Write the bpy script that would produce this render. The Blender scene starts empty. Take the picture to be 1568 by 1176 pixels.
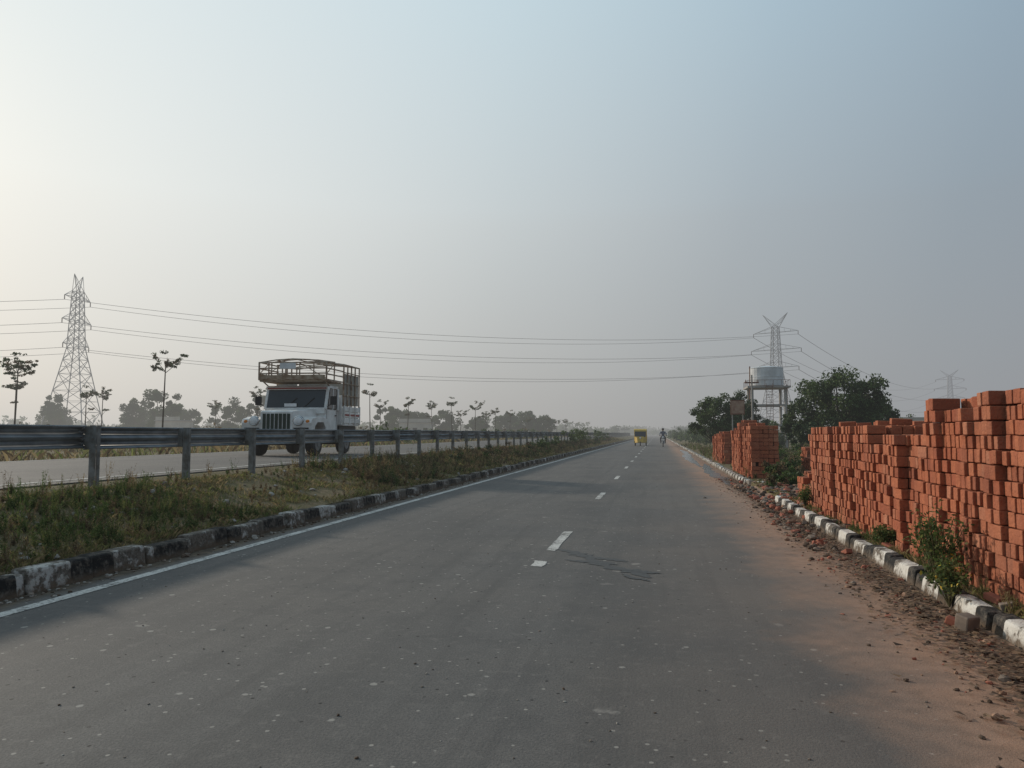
import bpy, math, random
import numpy as np
from mathutils import Vector, Matrix
R = random.Random(7)
rng = np.random.default_rng(7)
sc = bpy.context.scene
sc.view_settings.view_transform = 'Standard'
sc.view_settings.look = 'None'
sc.view_settings.exposure = 0

SUN_AZ = math.radians(-60); SUN_EL = math.radians(19)
SUN = Vector((math.sin(SUN_AZ)*math.cos(SUN_EL), math.cos(SUN_AZ)*math.cos(SUN_EL), math.sin(SUN_EL)))

# ---------------------------------------------------------------- node helpers
class NT:
    def __init__(s, tree): s.t = tree
    def new(s, typ, **kw):
        n = s.t.nodes.new(typ)
        for k, v in kw.items(): setattr(n, k, v)
        return n
    def put(s, sock, v):
        if v is None: return
        if isinstance(v, bpy.types.NodeSocket): s.t.links.new(v, sock)
        else:
            if isinstance(v, (tuple, list)) and len(v) == 3 and sock.type == 'RGBA': v = (*v, 1)
            sock.default_value = v
    def math(s, op, a, b=None, c=None, clamp=False):
        n = s.new('ShaderNodeMath', operation=op, use_clamp=clamp)
        s.put(n.inputs[0], a); s.put(n.inputs[1], b)
        if c is not None: s.put(n.inputs[2], c)
        return n.outputs[0]
    def vm(s, op, a, b=None, out=0):
        n = s.new('ShaderNodeVectorMath', operation=op)
        s.put(n.inputs[0], a); s.put(n.inputs[1], b)
        return n.outputs[out]
    def mix(s, f, a, b, mode='MIX'):
        n = s.new('ShaderNodeMix', data_type='RGBA', blend_type=mode)
        s.put(n.inputs[0], f); s.put(n.inputs[6], a); s.put(n.inputs[7], b)
        return n.outputs[2]
    def noise(s, scale, detail=3, vec=None, rough=.55, dist=0):
        n = s.new('ShaderNodeTexNoise')
        n.inputs['Scale'].default_value = scale; n.inputs['Detail'].default_value = detail
        n.inputs['Roughness'].default_value = rough; n.inputs['Distortion'].default_value = dist
        if vec is not None: s.t.links.new(vec, n.inputs['Vector'])
        return n.outputs[0]
    def vor(s, scale, vec=None):
        n = s.new('ShaderNodeTexVoronoi'); n.inputs['Scale'].default_value = scale
        if vec is not None: s.t.links.new(vec, n.inputs['Vector'])
        return n.outputs['Distance'], n.outputs['Color']
    def rng(s, v, a, b, c=0., d=1., smooth=False):
        n = s.new('ShaderNodeMapRange'); n.clamp = True
        if smooth: n.interpolation_type = 'SMOOTHSTEP'
        s.put(n.inputs[0], v)
        for i, x in enumerate((a, b, c, d)): n.inputs[i+1].default_value = x
        return n.outputs[0]
    def ramp(s, v, stops):
        n = s.new('ShaderNodeValToRGB'); cr = n.color_ramp
        while len(cr.elements) < len(stops): cr.elements.new(.5)
        for e, (p, c) in zip(cr.elements, stops): e.position = p; e.color = (*c, 1)
        s.put(n.inputs[0], v); return n.outputs[0]
    def sep(s, v):
        n = s.new('ShaderNodeSeparateXYZ'); s.put(n.inputs[0], v); return n.outputs

HOR = [(0, (.30, .305, .318)), (.15, (.315, .322, .335)), (.45, (.365, .366, .364)), (.66, (.44, .432, .418)), (.92, (.62, .605, .575)), (1, (.68, .665, .635))]
MID = [(0, (.26, .315, .37)), (.23, (.305, .36, .408)), (.45, (.40, .45, .485)), (.69, (.565, .61, .622)), (.93, (.77, .80, .785)), (1, (.82, .84, .81))]
TOP = [(0, (.23, .35, .46)), (.25, (.31, .435, .54)), (.45, (.405, .55, .65)), (.70, (.56, .70, .77)), (.93, (.70, .80, .835)), (1, (.73, .82, .85))]

# ---------------------------------------------------------------- world
w = bpy.data.worlds.new("World"); sc.world = w; w.use_nodes = True
w.node_tree.nodes.clear(); T = NT(w.node_tree)
tc = T.new('ShaderNodeTexCoord')
d = T.vm('NORMALIZE', tc.outputs['Generated'])
s_ = T.vm('DOT_PRODUCT', d, tuple(SUN), out=1)
z_ = T.sep(d)[2]
zn = T.math('ADD', z_, T.math('MULTIPLY', T.math('SUBTRACT', T.noise(2.2, 2, d), .5), .03))
h = T.ramp(s_, HOR); m = T.ramp(s_, MID); t = T.ramp(s_, TOP)
c = T.mix(T.rng(zn, 0, .29), h, m); c = T.mix(T.rng(zn, .27, .58), c, t)
sky = T.new('ShaderNodeTexSky', sky_type='NISHITA', sun_disc=False)
sky.sun_elevation = SUN_EL; sky.sun_rotation = SUN_AZ; sky.dust_density = 4; sky.air_density = 1.2
c10 = T.mix(1., c, (10, 10, 10), 'MULTIPLY')
col = T.mix(.04, c10, sky.outputs[0])
bg = T.new('ShaderNodeBackground'); T.put(bg.inputs[0], col); bg.inputs[1].default_value = .1
o = T.new('ShaderNodeOutputWorld'); w.node_tree.links.new(bg.outputs[0], o.inputs[0])

sl = bpy.data.lights.new('sun', 'SUN'); sl.energy = 2.7; sl.angle = math.radians(2.0); sl.color = (1, .88, .73)
so = bpy.data.objects.new('sun', sl); sc.collection.objects.link(so)
so.rotation_euler = SUN.to_track_quat('Z', 'Y').to_euler(); so.location = (-40, 30, 30)

# ---------------------------------------------------------------- painted haze: horizon-coloured emission mixed into every material by distance from origin
hz = bpy.data.node_groups.new('painted_haze', 'ShaderNodeTree')
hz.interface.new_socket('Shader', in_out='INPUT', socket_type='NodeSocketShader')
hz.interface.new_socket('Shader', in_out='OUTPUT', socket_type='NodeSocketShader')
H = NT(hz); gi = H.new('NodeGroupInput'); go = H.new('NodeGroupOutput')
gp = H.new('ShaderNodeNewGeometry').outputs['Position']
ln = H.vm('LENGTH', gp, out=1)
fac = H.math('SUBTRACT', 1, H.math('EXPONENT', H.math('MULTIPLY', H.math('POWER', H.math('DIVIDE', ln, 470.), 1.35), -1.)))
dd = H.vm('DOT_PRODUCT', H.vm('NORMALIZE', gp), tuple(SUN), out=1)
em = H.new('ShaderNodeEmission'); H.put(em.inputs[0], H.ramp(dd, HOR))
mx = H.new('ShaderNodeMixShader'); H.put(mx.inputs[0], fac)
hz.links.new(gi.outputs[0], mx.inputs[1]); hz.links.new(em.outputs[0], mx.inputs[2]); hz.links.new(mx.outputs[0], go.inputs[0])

def begin(name):
    m = bpy.data.materials.new(name); m.use_nodes = True; m.node_tree.nodes.clear()
    m.cycles.emission_sampling = 'NONE'
    return m, NT(m.node_tree)
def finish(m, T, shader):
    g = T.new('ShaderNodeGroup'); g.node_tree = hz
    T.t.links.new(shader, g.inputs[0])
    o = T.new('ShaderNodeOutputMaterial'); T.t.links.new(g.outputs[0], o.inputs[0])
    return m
def princ(T, col, rough=.8, metal=0, spec=.3, normal=None):
    p = T.new('ShaderNodeBsdfPrincipled'); T.put(p.inputs['Base Color'], col); T.put(p.inputs['Roughness'], rough)
    T.put(p.inputs['Metallic'], metal); T.put(p.inputs['Specular IOR Level'], spec)
    if normal is not None: T.put(p.inputs['Normal'], normal)
    return p.outputs[0]
def bump(T, hgt, st=.4, dist=.01):
    b = T.new('ShaderNodeBump'); b.inputs['Strength'].default_value = st; b.inputs['Distance'].default_value = dist
    T.put(b.inputs['Height'], hgt); return b.outputs[0]
def mat(name, c1, c2=None, scale=6, rough=.8, metal=0, spec=.3, island=.0, leaf=0., bmp=0., lo=.35, hi=.65):
    m, T = begin(name)
    g = T.new('ShaderNodeNewGeometry')
    if c2 is None: c2 = tuple(x*.72 for x in c1)
    n = T.noise(scale, 4, g.outputs['Position'])
    col = T.mix(T.rng(n, lo, hi), c1, c2)
    if island:
        k = T.rng(g.outputs['Random Per Island'], 0, 1, 1-island, 1+island)
        kk = T.new('ShaderNodeCombineColor')
        for i in range(3): T.put(kk.inputs[i], k)
        col = T.mix(1, col, kk.outputs[0], 'MULTIPLY')
    nm = bump(T, T.noise(scale*6, 3, g.outputs['Position']), bmp, .01) if bmp else None
    sh = princ(T, col, rough, metal, spec, nm)
    if leaf:
        tr = T.new('ShaderNodeBsdfTranslucent'); T.put(tr.inputs[0], col)
        mx = T.new('ShaderNodeMixShader'); mx.inputs[0].default_value = leaf
        T.t.links.new(sh, mx.inputs[1]); T.t.links.new(tr.outputs[0], mx.inputs[2]); sh = mx.outputs[0]
    return finish(m, T, sh)

# ---------------------------------------------------------------- mesh builder
class MB:
    def __init__(s): s.v = []; s.f = []; s.m = []
    def add(s, vs, fs, m=0):
        b = len(s.v); s.v += [tuple(x) for x in vs]
        for f in fs: s.f.append([b+i for i in f]); s.m.append(m)
    def hexa(s, p, m=0):
        s.add(p, [(0, 3, 2, 1), (4, 5, 6, 7), (0, 1, 5, 4), (1, 2, 6, 5), (2, 3, 7, 6), (3, 0, 4, 7)], m)
    def box(s, x0, x1, y0, y1, z0, z1, m=0):
        s.hexa([(x0, y0, z0), (x1, y0, z0), (x1, y1, z0), (x0, y1, z0), (x0, y0, z1), (x1, y0, z1), (x1, y1, z1), (x0, y1, z1)], m)
    def rbox(s, c, size, rot, m=0):
        M = rot; pts = []
        for z in (-.5, .5):
            for x, y in ((-.5, -.5), (.5, -.5), (.5, .5), (-.5, .5)):
                pts.append(Vector(c) + M @ Vector((x*size[0], y*size[1], z*size[2])))
        s.hexa(pts, m)
    def cyl(s, p0, p1, r0, r1=None, n=8, m=0, caps=True):
        r1 = r0 if r1 is None else r1
        p0 = Vector(p0); p1 = Vector(p1); a = (p1-p0)
        if a.length < 1e-6: return
        q = a.to_track_quat('Z', 'Y'); vs = []
        for p, r in ((p0, r0), (p1, r1)):
            for i in range(n):
                t = 2*math.pi*(i+.5)/n; vs.append(p + q @ Vector((math.cos(t)*r, math.sin(t)*r, 0)))
        fs = [(i, (i+1) % n, n+(i+1) % n, n+i) for i in range(n)]
        if caps: fs += [tuple(range(n-1, -1, -1)), tuple(range(n, 2*n))]
        s.add(vs, fs, m)
    def lathe(s, c, axis, prof, n=20, m=0):
        q = Vector(axis).to_track_quat('Z', 'Y'); vs = []; fs = []
        for (r, o) in prof:
            for i in range(n):
                t = 2*math.pi*i/n; vs.append(Vector(c) + q @ Vector((math.cos(t)*r, math.sin(t)*r, o)))
        for k in range(len(prof)-1):
            for i in range(n): fs.append((k*n+i, k*n+(i+1) % n, (k+1)*n+(i+1) % n, (k+1)*n+i))
        fs += [tuple(range(n-1, -1, -1)), tuple(range((len(prof)-1)*n, len(prof)*n))]
        s.add(vs, fs, m)
    def extr(s, prof, x0, x1, m=0):
        n = len(prof); vs = [(x0, y, z) for y, z in prof] + [(x1, y, z) for y, z in prof]
        fs = [(i, (i+1) % n, n+(i+1) % n, n+i) for i in range(n)] + [tuple(range(n-1, -1, -1)), tuple(range(n, 2*n))]
        s.add(vs, fs, m)
    def obj(s, name, mats, parent=None, smooth=False, bevel=0, loc=None, rot=None):
        me = bpy.data.meshes.new(name); me.from_pydata(s.v, [], s.f)
        for m in mats: me.materials.append(m)
        me.polygons.foreach_set('material_index', s.m)
        if smooth: me.polygons.foreach_set('use_smooth', [True]*len(s.f))
        me.update(); o = bpy.data.objects.new(name, me); sc.collection.objects.link(o)
        if parent: o.parent = parent
        if bevel:
            b = o.modifiers.new('b', 'BEVEL'); b.width = bevel; b.segments = 2; b.limit_method = 'ANGLE'
        if loc: o.location = loc
        if rot: o.rotation_euler = rot
        return o
def empty(name, loc, rz=0, scale=None):
    e = bpy.data.objects.new(name, None); sc.collection.objects.link(e); e.location = loc; e.rotation_euler = (0, 0, rz)
    if scale: e.scale = scale
    return e
def npmesh(name, V, k, mats, midx=None, parent=None):
    V = np.asarray(V, dtype=np.float32).reshape(-1, 3); n = len(V)//k
    me = bpy.data.meshes.new(name); me.vertices.add(len(V)); me.vertices.foreach_set('co', V.ravel())
    me.loops.add(len(V)); me.loops.foreach_set('vertex_index', np.arange(len(V), dtype=np.int32))
    me.polygons.add(n); me.polygons.foreach_set('loop_start', np.arange(0, len(V), k, dtype=np.int32))
    for m in mats: me.materials.append(m)
    if midx is not None: me.polygons.foreach_set('material_index', np.asarray(midx, dtype=np.int32))
    me.update(calc_edges=True); me.validate()
    o = bpy.data.objects.new(name, me); sc.collection.objects.link(o)
    if parent: o.parent = parent
    return o

# ---------------------------------------------------------------- ground
PX = [-3000, -60, -20, -16.6, -15.7, -7.75, -7.1, -6.2, -5.24, -5.2, 2.24, 2.26, 3000]
PZ = [.2, .2, .25, .52, .6, .6, .53, .33, .16, -.03, -.03, .10, .10]
def gz(x): return np.interp(x, PX, PZ)
mb = MB(); ys = [-60, 0, 10, 20, 40, 80, 160, 320, 640, 1300, 3000]
for y in ys:
    mb.v += [(x, y, z) for x, z in zip(PX, PZ)]
n = len(PX)
for j in range(len(ys)-1):
    for i in range(n-1): mb.f.append([j*n+i, j*n+i+1, (j+1)*n+i+1, (j+1)*n+i]); mb.m.append(0)
m_, T = begin('ground_soil')
P = T.new('ShaderNodeNewGeometry').outputs['Position']
n1 = T.noise(.35, 4, P); n2 = T.noise(6, 4, P); n3 = T.noise(45, 3, P)
c = T.mix(T.rng(n1, .4, .62), (.20, .15, .09), (.12, .12, .05))
c = T.mix(T.rng(n2, .45, .72), c, (.27, .195, .125))
c = T.mix(T.rng(n3, .35, .65, 0, .6), c, (.06, .05, .03))
soil = finish(m_, T, princ(T, c, .95, 0, .1, bump(T, n3, .8, .03)))
mb.obj('ground', [soil])

# ---------------------------------------------------------------- roads
def asphalt(name, shoulder=True):
    m_, T = begin(name)
    P = T.new('ShaderNodeNewGeometry').outputs['Position']; X, Y, Z = T.sep(P)
    st = T.new('ShaderNodeMapping'); st.inputs['Scale'].default_value = (1.1, .12, 1); T.put(st.inputs[0], P)
    nL = T.noise(.8, 3, st.outputs[0]); nB = T.noise(.45, 4, P); nF = T.noise(70, 3, P, .7); nM = T.noise(14, 3, P)
    st2 = T.new('ShaderNodeMapping'); st2.inputs['Scale'].default_value = (5, .22, 1); T.put(st2.inputs[0], P)
    nS = T.noise(1., 4, st2.outputs[0])
    nP = T.noise(2.4, 5, P, .65)
    c = T.mix(T.rng(nL, .38, .62), (.095, .090, .086), (.138, .130, .122))
    c = T.mix(T.rng(nB, .42, .62, 0, .65), c, (.162, .145, .129))
    c = T.mix(T.rng(nS, .5, .68, 0, .5), c, (.078, .075, .072))
    c = T.mix(T.rng(nP, .50, .64, 0, .45), c, (.084, .081, .078))
    c = T.mix(T.rng(nF, .3, .7, 0, .75), c, (.058, .056, .054))
    c = T.mix(T.rng(nM, .55, .75, 0, .3), c, (.21, .19, .17))
    d1, c1 = T.vor(5.5, P); r1 = T.sep(c1)[0]
    d1n = T.math('ADD', d1, T.math('MULTIPLY', T.math('SUBTRACT', nM, .5), .22))
    f1 = T.math('MULTIPLY', T.rng(d1n, .09, .125, 1, 0), T.rng(r1, .76, .78))
    c = T.mix(T.math('MULTIPLY', f1, .75), c, (.31, .29, .26))
    d2, c2 = T.vor(17, P); r2 = T.sep(c2)[1]
    f2 = T.math('MULTIPLY', T.rng(d2, .15, .20, 1, 0), T.rng(r2, .84, .86))
    c = T.mix(T.math('MULTIPLY', f2, .75), c, (.33, .305, .27))
    f3 = T.math('MULTIPLY', T.rng(d2, .14, .2, 1, 0), T.rng(r2, .10, .08, 0, 1))
    c = T.mix(f3, c, (.02, .02, .02))
    d4, c4 = T.vor(1.7, P); r4 = T.sep(c4)[2]
    d4n = T.math('ADD', d4, T.math('MULTIPLY', T.math('SUBTRACT', T.noise(7, 4, P), .5), .4))
    f4 = T.math('MULTIPLY', T.rng(d4n, .05, .09, 1, 0), T.rng(r4, .62, .65))
    c = T.mix(T.math('MULTIPLY', f4, .55), c, (.29, .265, .235))
    if shoulder:
        nd = T.noise(1.1, 5, P, .62); nd2 = T.noise(9, 4, P)
        c = T.mix(T.math('MULTIPLY', T.rng(X, -.6, 1.3), T.rng(nB, .3, .6, .15, .5)), c, (.195, .15, .12))
        e = T.math('ADD', X, T.math('MULTIPLY', T.math('SUBTRACT', nd, .5), 1.5))
        f = T.rng(e, .8, 1.6, 0, .95)
        f = T.math('MULTIPLY', f, T.rng(nd2, .1, .45, .6, 1))
        c = T.mix(f, c, T.mix(T.rng(nd2, .35, .65), (.38, .23, .155), (.27, .165, .11)))
        f = T.math('MULTIPLY', T.rng(T.math('ADD', X, T.math('MULTIPLY', T.math('SUBTRACT', nd, .5), 1.0)), 1.5, 1.92), T.rng(T.noise(22, 4, P), .42, .56))
        c = T.mix(T.math('MULTIPLY', f, .85), c, (.10, .062, .042))
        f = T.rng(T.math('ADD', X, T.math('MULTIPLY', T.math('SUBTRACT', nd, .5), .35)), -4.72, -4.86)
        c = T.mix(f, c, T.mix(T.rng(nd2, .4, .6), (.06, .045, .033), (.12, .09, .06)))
    return finish(m_, T, princ(T, c, .82, 0, .25, bump(T, nF, .6, .006)))
mA = asphalt('asphalt'); mA2 = asphalt('asphalt_far', False)
mb = MB()
yy = [-40, 0, 20, 60, 160, 600, 2900]
for a, b in zip(yy[:-1], yy[1:]): mb.add([(-5.06, a, 0), (2.16, a, 0), (2.16, b, 0), (-5.06, b, 0)], [(0, 1, 2, 3)])
mb.obj('road', [mA])
mb = MB()
for a, b in zip(yy[:-1], yy[1:]): mb.add([(-15.5, a, .62), (-7.95, a, .62), (-7.95, b, .62), (-15.5, b, .62)], [(0, 1, 2, 3)])
for a, b in zip(yy[:-1], yy[1:]): mb.add([(-7.95, a, .62), (-7.95, a, .55), (-7.95, b, .55), (-7.95, b, .62)], [(0, 1, 2, 3)])
mb.obj('opposite_road', [mA2])

def paint(name, wear=.45):
    m_, T = begin(name)
    P = T.new('ShaderNodeNewGeometry').outputs['Position']
    n = T.noise(28, 5, P, .7); n2 = T.noise(3, 3, P)
    v = T.math('ADD', n, T.math('MULTIPLY', T.math('SUBTRACT', n2, .5), .6))
    c = T.mix(T.rng(v, wear-.08, wear+.08), (.12, .113, .107), (.52, .505, .47))
    c = T.mix(T.rng(T.noise(4, 3, P), .45, .7, 0, .45), c, (.24, .225, .20))
    return finish(m_, T, princ(T, c, .8))
mP = paint('worn_road_paint', .44)
mb = MB()
for i in range(60):
    a = i*10-20
    mb.add([(-4.69, a, .004), (-4.57, a, .004), (-4.57, a+10, .004), (-4.69, a+10, .004)], [(0, 1, 2, 3)])
mb.obj('road_edge_line', [mP])
def ragged(mb, x0, x1, y0, y1, z, r, s=.012, n=10):
    L = [(x0+r.uniform(-s, s), y0+(y1-y0)*i/n+(r.uniform(-s, s)*2)) for i in range(n+1)]
    Q = [(x1+r.uniform(-s, s), y0+(y1-y0)*i/n+(r.uniform(-s, s)*2)) for i in range(n+1)]
    for i in range(n): mb.add([(*L[i], z), (*Q[i], z), (*Q[i+1], z), (*L[i+1], z)], [(0, 1, 2, 3)])
mb = MB(); rr = random.Random(3)
ragged(mb, -1.235, -1.12, 7.35, 7.66, .004, rr, .014, 3)
for i in range(45):
    a = 8.35+6.6*i; ragged(mb, -1.235, -1.125, a, a+1.65, .004, rr)
mb.obj('road_centre_dashes', [mP])
mb = MB()
mb.add([(-8.45, -30, .625), (-8.33, -30, .625), (-8.33, 500, .625), (-8.45, 500, .625)], [(0, 1, 2, 3)])
mb.add([(-15.2, -30, .625), (-15.08, -30, .625), (-15.08, 500, .625), (-15.2, 500, .625)], [(0, 1, 2, 3)])
mb.obj('opposite_road_edge_line', [mP])

def streak(mb, x0, y0, x1, y1, wd, z, seed):
    r = random.Random(seed); N = 22; L = []; Rr = []
    dx, dy = x1-x0, y1-y0; l = math.hypot(dx, dy); nx, ny = -dy/l, dx/l
    for i in range(N+1):
        t = i/N; ww = wd*math.sin(math.pi*min(max(t, .03), .97))**.6
        off = .35*wd*math.sin(t*7+seed)
        a = ww*(.3+.9*r.random()); b = ww*(.3+.9*r.random())
        L.append((x0+dx*t+nx*(a+off), y0+dy*t+ny*(a+off))); Rr.append((x0+dx*t-nx*(b-off), y0+dy*t-ny*(b-off)))
    for i in range(N): mb.add([(L[i][0], L[i][1], z), (L[i+1][0], L[i+1][1], z), (Rr[i+1][0], Rr[i+1][1], z), (Rr[i][0], Rr[i][1], z)], [(3, 2, 1, 0)])
mStain = mat('oil_stain', (.034, .033, .032), (.055, .053, .051), 30, .6)
mb = MB()
streak(mb, -1.15, 8.45, -.35, 7.75, .12, .003, 1); streak(mb, -.8, 8.0, -.1, 6.95, .11, .0034, 2); streak(mb, -.95, 7.8, -.4, 7.6, .08, .0038, 3)
streak(mb, -.45, 7.35, .02, 7.22, .07, .0042, 5); streak(mb, -.35, 7.1, -.1, 6.8, .05, .0046, 8)
mb.obj('oil_stain', [mStain])
mWet = mat('wet_gutter', (.03, .027, .024), (.06, .045, .035), 3, .25, spec=.5)
mb = MB()
streak(mb, 1.75, 17.5, 1.85, 33, .22, .005, 4); streak(mb, 1.6, 30, 1.75, 60, .3, .0055, 6)
mb.obj('gutter_puddle', [mWet])

# ---------------------------------------------------------------- kerbs
def kerb_mat(name, period, off, white, wearL, blkc=(.022, .022, .022)):
    m_, T = begin(name)
    P = T.new('ShaderNodeNewGeometry').outputs['Position']; X, Y, Z = T.sep(P)
    fr = T.math('FRACT', T.math('DIVIDE', T.math('ADD', Y, off), period))
    band = T.math('LESS_THAN', fr, .5)
    n = T.noise(13, 5, P, .68); n2 = T.noise(1.3, 3, P)
    v = T.math('ADD', n, T.math('MULTIPLY', T.math('SUBTRACT', n2, .5), .7))
    keep = T.rng(v, wearL-.06, wearL+.06)
    con = T.mix(T.rng(T.noise(30, 3, P), .35, .65), (.085, .072, .06), (.17, .145, .12))
    blk = T.mix(T.rng(n, .45, .65), blkc, con)
    wht = T.mix(keep, con, T.mix(T.rng(T.noise(5, 3, P), .4, .7, 0, .5), white, (.34, .30, .25)))
    c = T.mix(band, blk, wht)
    gr = T.math('ADD', Z, T.math('MULTIPLY', T.math('SUBTRACT', n, .5), .14))
    c = T.mix(T.rng(gr, .07, .01, 0, .9), c, (.12, .085, .058))
    return finish(m_, T, princ(T, c, .9, 0, .2, bump(T, n, .8, .03)))
mKR = kerb_mat('kerb_painted', .73, .10, (.62, .60, .56), .45)
mKL = kerb_mat('kerb_worn', 1.1, .3, (.46, .44, .41), .60, (.016, .016, .016))
def kerb(name, xf, xb, y0, y1, h, m, seed, curve=None, jit=.012):
    r = random.Random(seed); mb = MB(); y = y0; s = 1 if xb > xf else -1
    while y < y1:
        L = .73 if y < 60 else 3.0
        e = min(y+L-.015, y1); j = r.uniform(-jit, jit); hh = h+r.uniform(-jit*1.3, jit)
        c0 = curve(y) if curve else 0; c1 = curve(e) if curve else 0
        c1 += r.uniform(-.01, .01)
        sl = .025*s
        def X(a, c): return a+j+c
        P = [(X(xf, c0), y, -.02), (X(xb, c0), y, -.02), (X(xb, c1), e, -.02), (X(xf, c1), e, -.02),
             (X(xf+sl, c0), y, hh), (X(xb, c0), y, hh+r.uniform(-.01, .01)), (X(xb, c1), e, hh), (X(xf+sl, c1), e, hh+r.uniform(-.01, .01))]
        if s < 0: P = [P[1], P[0], P[3], P[2], P[5], P[4], P[7], P[6]]
        mb.hexa(P, 0); y += L
    return mb.obj(name, [m], bevel=.022)
kerb('left_kerb', -5.0, -5.19, -2, 260, .175, mKL, 3, jit=.02)
kerb('right_kerb', 2.12, 2.27, -1, 14.9, .135, mKR, 5, lambda y: 0, .018)
kerb('right_kerb', 2.12, 2.27, 18.4, 200, .135, mKR, 6, lambda y: .5*max(0, (20.2-y)/1.8)**2, .018)
mDirt = mat('dirt', (.33, .20, .135), (.22, .135, .09), 2.5, .95, bmp=.7)
mDark = mat('dark_litter', (.12, .08, .055), (.07, .048, .034), 9, .95, bmp=.7)
mb = MB(); N = 20
for j in range(N+1):
    for i in range(9):
        x = 1.95+i*.32; y = 14.75+j*.2; t = min(1, i/4)
        mb.v.append((x, y, .006+.125*t+R.uniform(0, .035)*(i > 0)))
for j in range(N):
    for i in range(8): mb.f.append([j*9+i, j*9+i+1, (j+1)*9+i+1, (j+1)*9+i]); mb.m.append(0)
mb.obj('dirt_driveway', [mDirt], smooth=True)

# rocks / litter
ico_v = []
ph = (1+5**.5)/2
for a, b in ((-1, ph), (1, ph), (-1, -ph), (1, -ph)): ico_v.append((a, b, 0))
for a, b in ((-1, ph), (1, ph), (-1, -ph), (1, -ph)): ico_v.append((0, a, b))
for a, b in ((ph, -1), (ph, 1), (-ph, -1), (-ph, 1)): ico_v.append((a, 0, b))
ico_v = [Vector(v).normalized() for v in ico_v]
ico_f = [(0, 11, 5), (0, 5, 1), (0, 1, 7), (0, 7, 10), (0, 10, 11), (1, 5, 9), (5, 11, 4), (11, 10, 2), (10, 7, 6), (7, 1, 8), (3, 9, 4), (3, 4, 2), (3, 2, 6), (3, 6, 8), (3, 8, 9), (4, 9, 5), (2, 4, 11), (6, 2, 10), (8, 6, 7), (9, 8, 1)]
def rocks(name, n, xf, yf, sz, mats, seed, zf=None):
    r = random.Random(seed); mb = MB()
    for _ in range(n):
        x, y = xf(r), yf(r); s = sz(r); z = (zf(x) if zf else 0)
        q = Vector((s*r.uniform(.7, 1.3), s*r.uniform(.7, 1.3), s*r.uniform(.4, .9)))
        a = r.uniform(0, 6.28); ca, sa = math.cos(a), math.sin(a)
        vs = []
        for v in ico_v:
            k = r.uniform(.75, 1.2); px, py, pz = v.x*q.x*k, v.y*q.y*k, v.z*q.z*k
            vs.append((x+px*ca-py*sa, y+px*sa+py*ca, z+pz+q.z*.4))
        mb.add(vs, ico_f, r.randrange(len(mats)))
    return mb.obj(name, mats)
mStone = mat('stone', (.24, .19, .15), (.14, .11, .09), 12, .9)
mStone2 = mat('pale_stone', (.36, .33, .29), (.25, .22, .19), 12, .9)
mBrk = mat('brick_rubble', (.36, .13, .08), (.26, .09, .06), 10, .9)
near = lambda a, b: (lambda r: a+(b-a)*r.random()**1.7)
rocks('shoulder_rubble', 2000, lambda r: 2.1-abs(r.gauss(0, .3)), near(3, 22), lambda r: r.uniform(.005, .017)+(.03*r.random() if r.random() < .09 else 0), [mDirt, mDark, mStone, mDirt, mDark, mBrk], 11)
rocks('rubble_heap', 260, lambda r: 1.95-abs(r.gauss(0, .14)), lambda r: r.gauss(11.2, 1.5), lambda r: r.uniform(.015, .05), [mDark, mStone, mBrk, mDark], 17)
rocks('driveway_rubble', 600, lambda r: r.uniform(1.8, 3.6), lambda r: r.gauss(15.6, 2.2), lambda r: r.uniform(.015, .07), [mDirt, mDark, mStone, mBrk], 12, lambda x: .03 if x < 2.2 else .11)
rocks('gutter_stones', 700, lambda r: -4.98+abs(r.gauss(0, .09)), near(4, 40), lambda r: r.uniform(.006, .022)+(.025 if r.random() < .05 else 0), [mDark, mStone, mStone2], 13)
rocks('road_gravel', 260, lambda r: r.uniform(-4.4, 1.5), near(2.5, 25), lambda r: r.uniform(.004, .009), [mStone, mDark, mStone2], 14)
rocks('median_stones', 110, lambda r: r.uniform(-7.2, -5.3), near(5, 40), lambda r: r.uniform(.02, .065), [mStone, mStone2, mStone2], 15, lambda x: float(gz(x)))
n = 6000
cx = 2.08-np.abs(rng.normal(0, .24, n)); cy = 3+20*rng.random(n)**1.6; cz = np.full(n, .012)+rng.random(n)*.012
V = np.zeros((n, 3, 3)); a = rng.random(n)*6.28; s = .008+.020*rng.random(n)
for k in range(3):
    V[:, k, 0] = cx+np.cos(a+k*2.1)*s*(1 if k else 1.6); V[:, k, 1] = cy+np.sin(a+k*2.1)*s*(1 if k else 1.6); V[:, k, 2] = cz+rng.random(n)*.012
mLit = mat('dry_leaf_litter', (.19, .12, .07), (.08, .053, .035), 20, .9, island=.5)
npmesh('leaf_litter', V, 3, [mLit])

# ---------------------------------------------------------------- bricks
m_, T = begin('fired_brick')
g = T.new('ShaderNodeNewGeometry'); P = g.outputs['Position']; ri = g.outputs['Random Per Island']
c = T.ramp(ri, [(0, (.25, .076, .044)), (.25, (.37, .122, .064)), (.6, (.45, .155, .080)), (.85, (.33, .10, .055)), (1, (.49, .215, .130))])
n = T.noise(26, 4, P, .65); c = T.mix(T.rng(n, .35, .7, 0, .55), c, (.24, .080, .048))
n2 = T.noise(1.1, 4, P); c = T.mix(T.rng(n2, .48, .70, 0, .4), c, (.46, .225, .14))
n4 = T.noise(2.3, 3, P); c = T.mix(T.rng(n4, .52, .72, 0, .5), c, (.19, .072, .048))
c = T.mix(T.rng(T.noise(60, 2, P), .60, .72, 0, .5), c, (.11, .050, .036))
mBrick = finish(m_, T, princ(T, c, .92, 0, .12, bump(T, n, .8, .018)))
mCore = mat('brick_gap', (.05, .02, .014), None, 5, .95)
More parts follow.
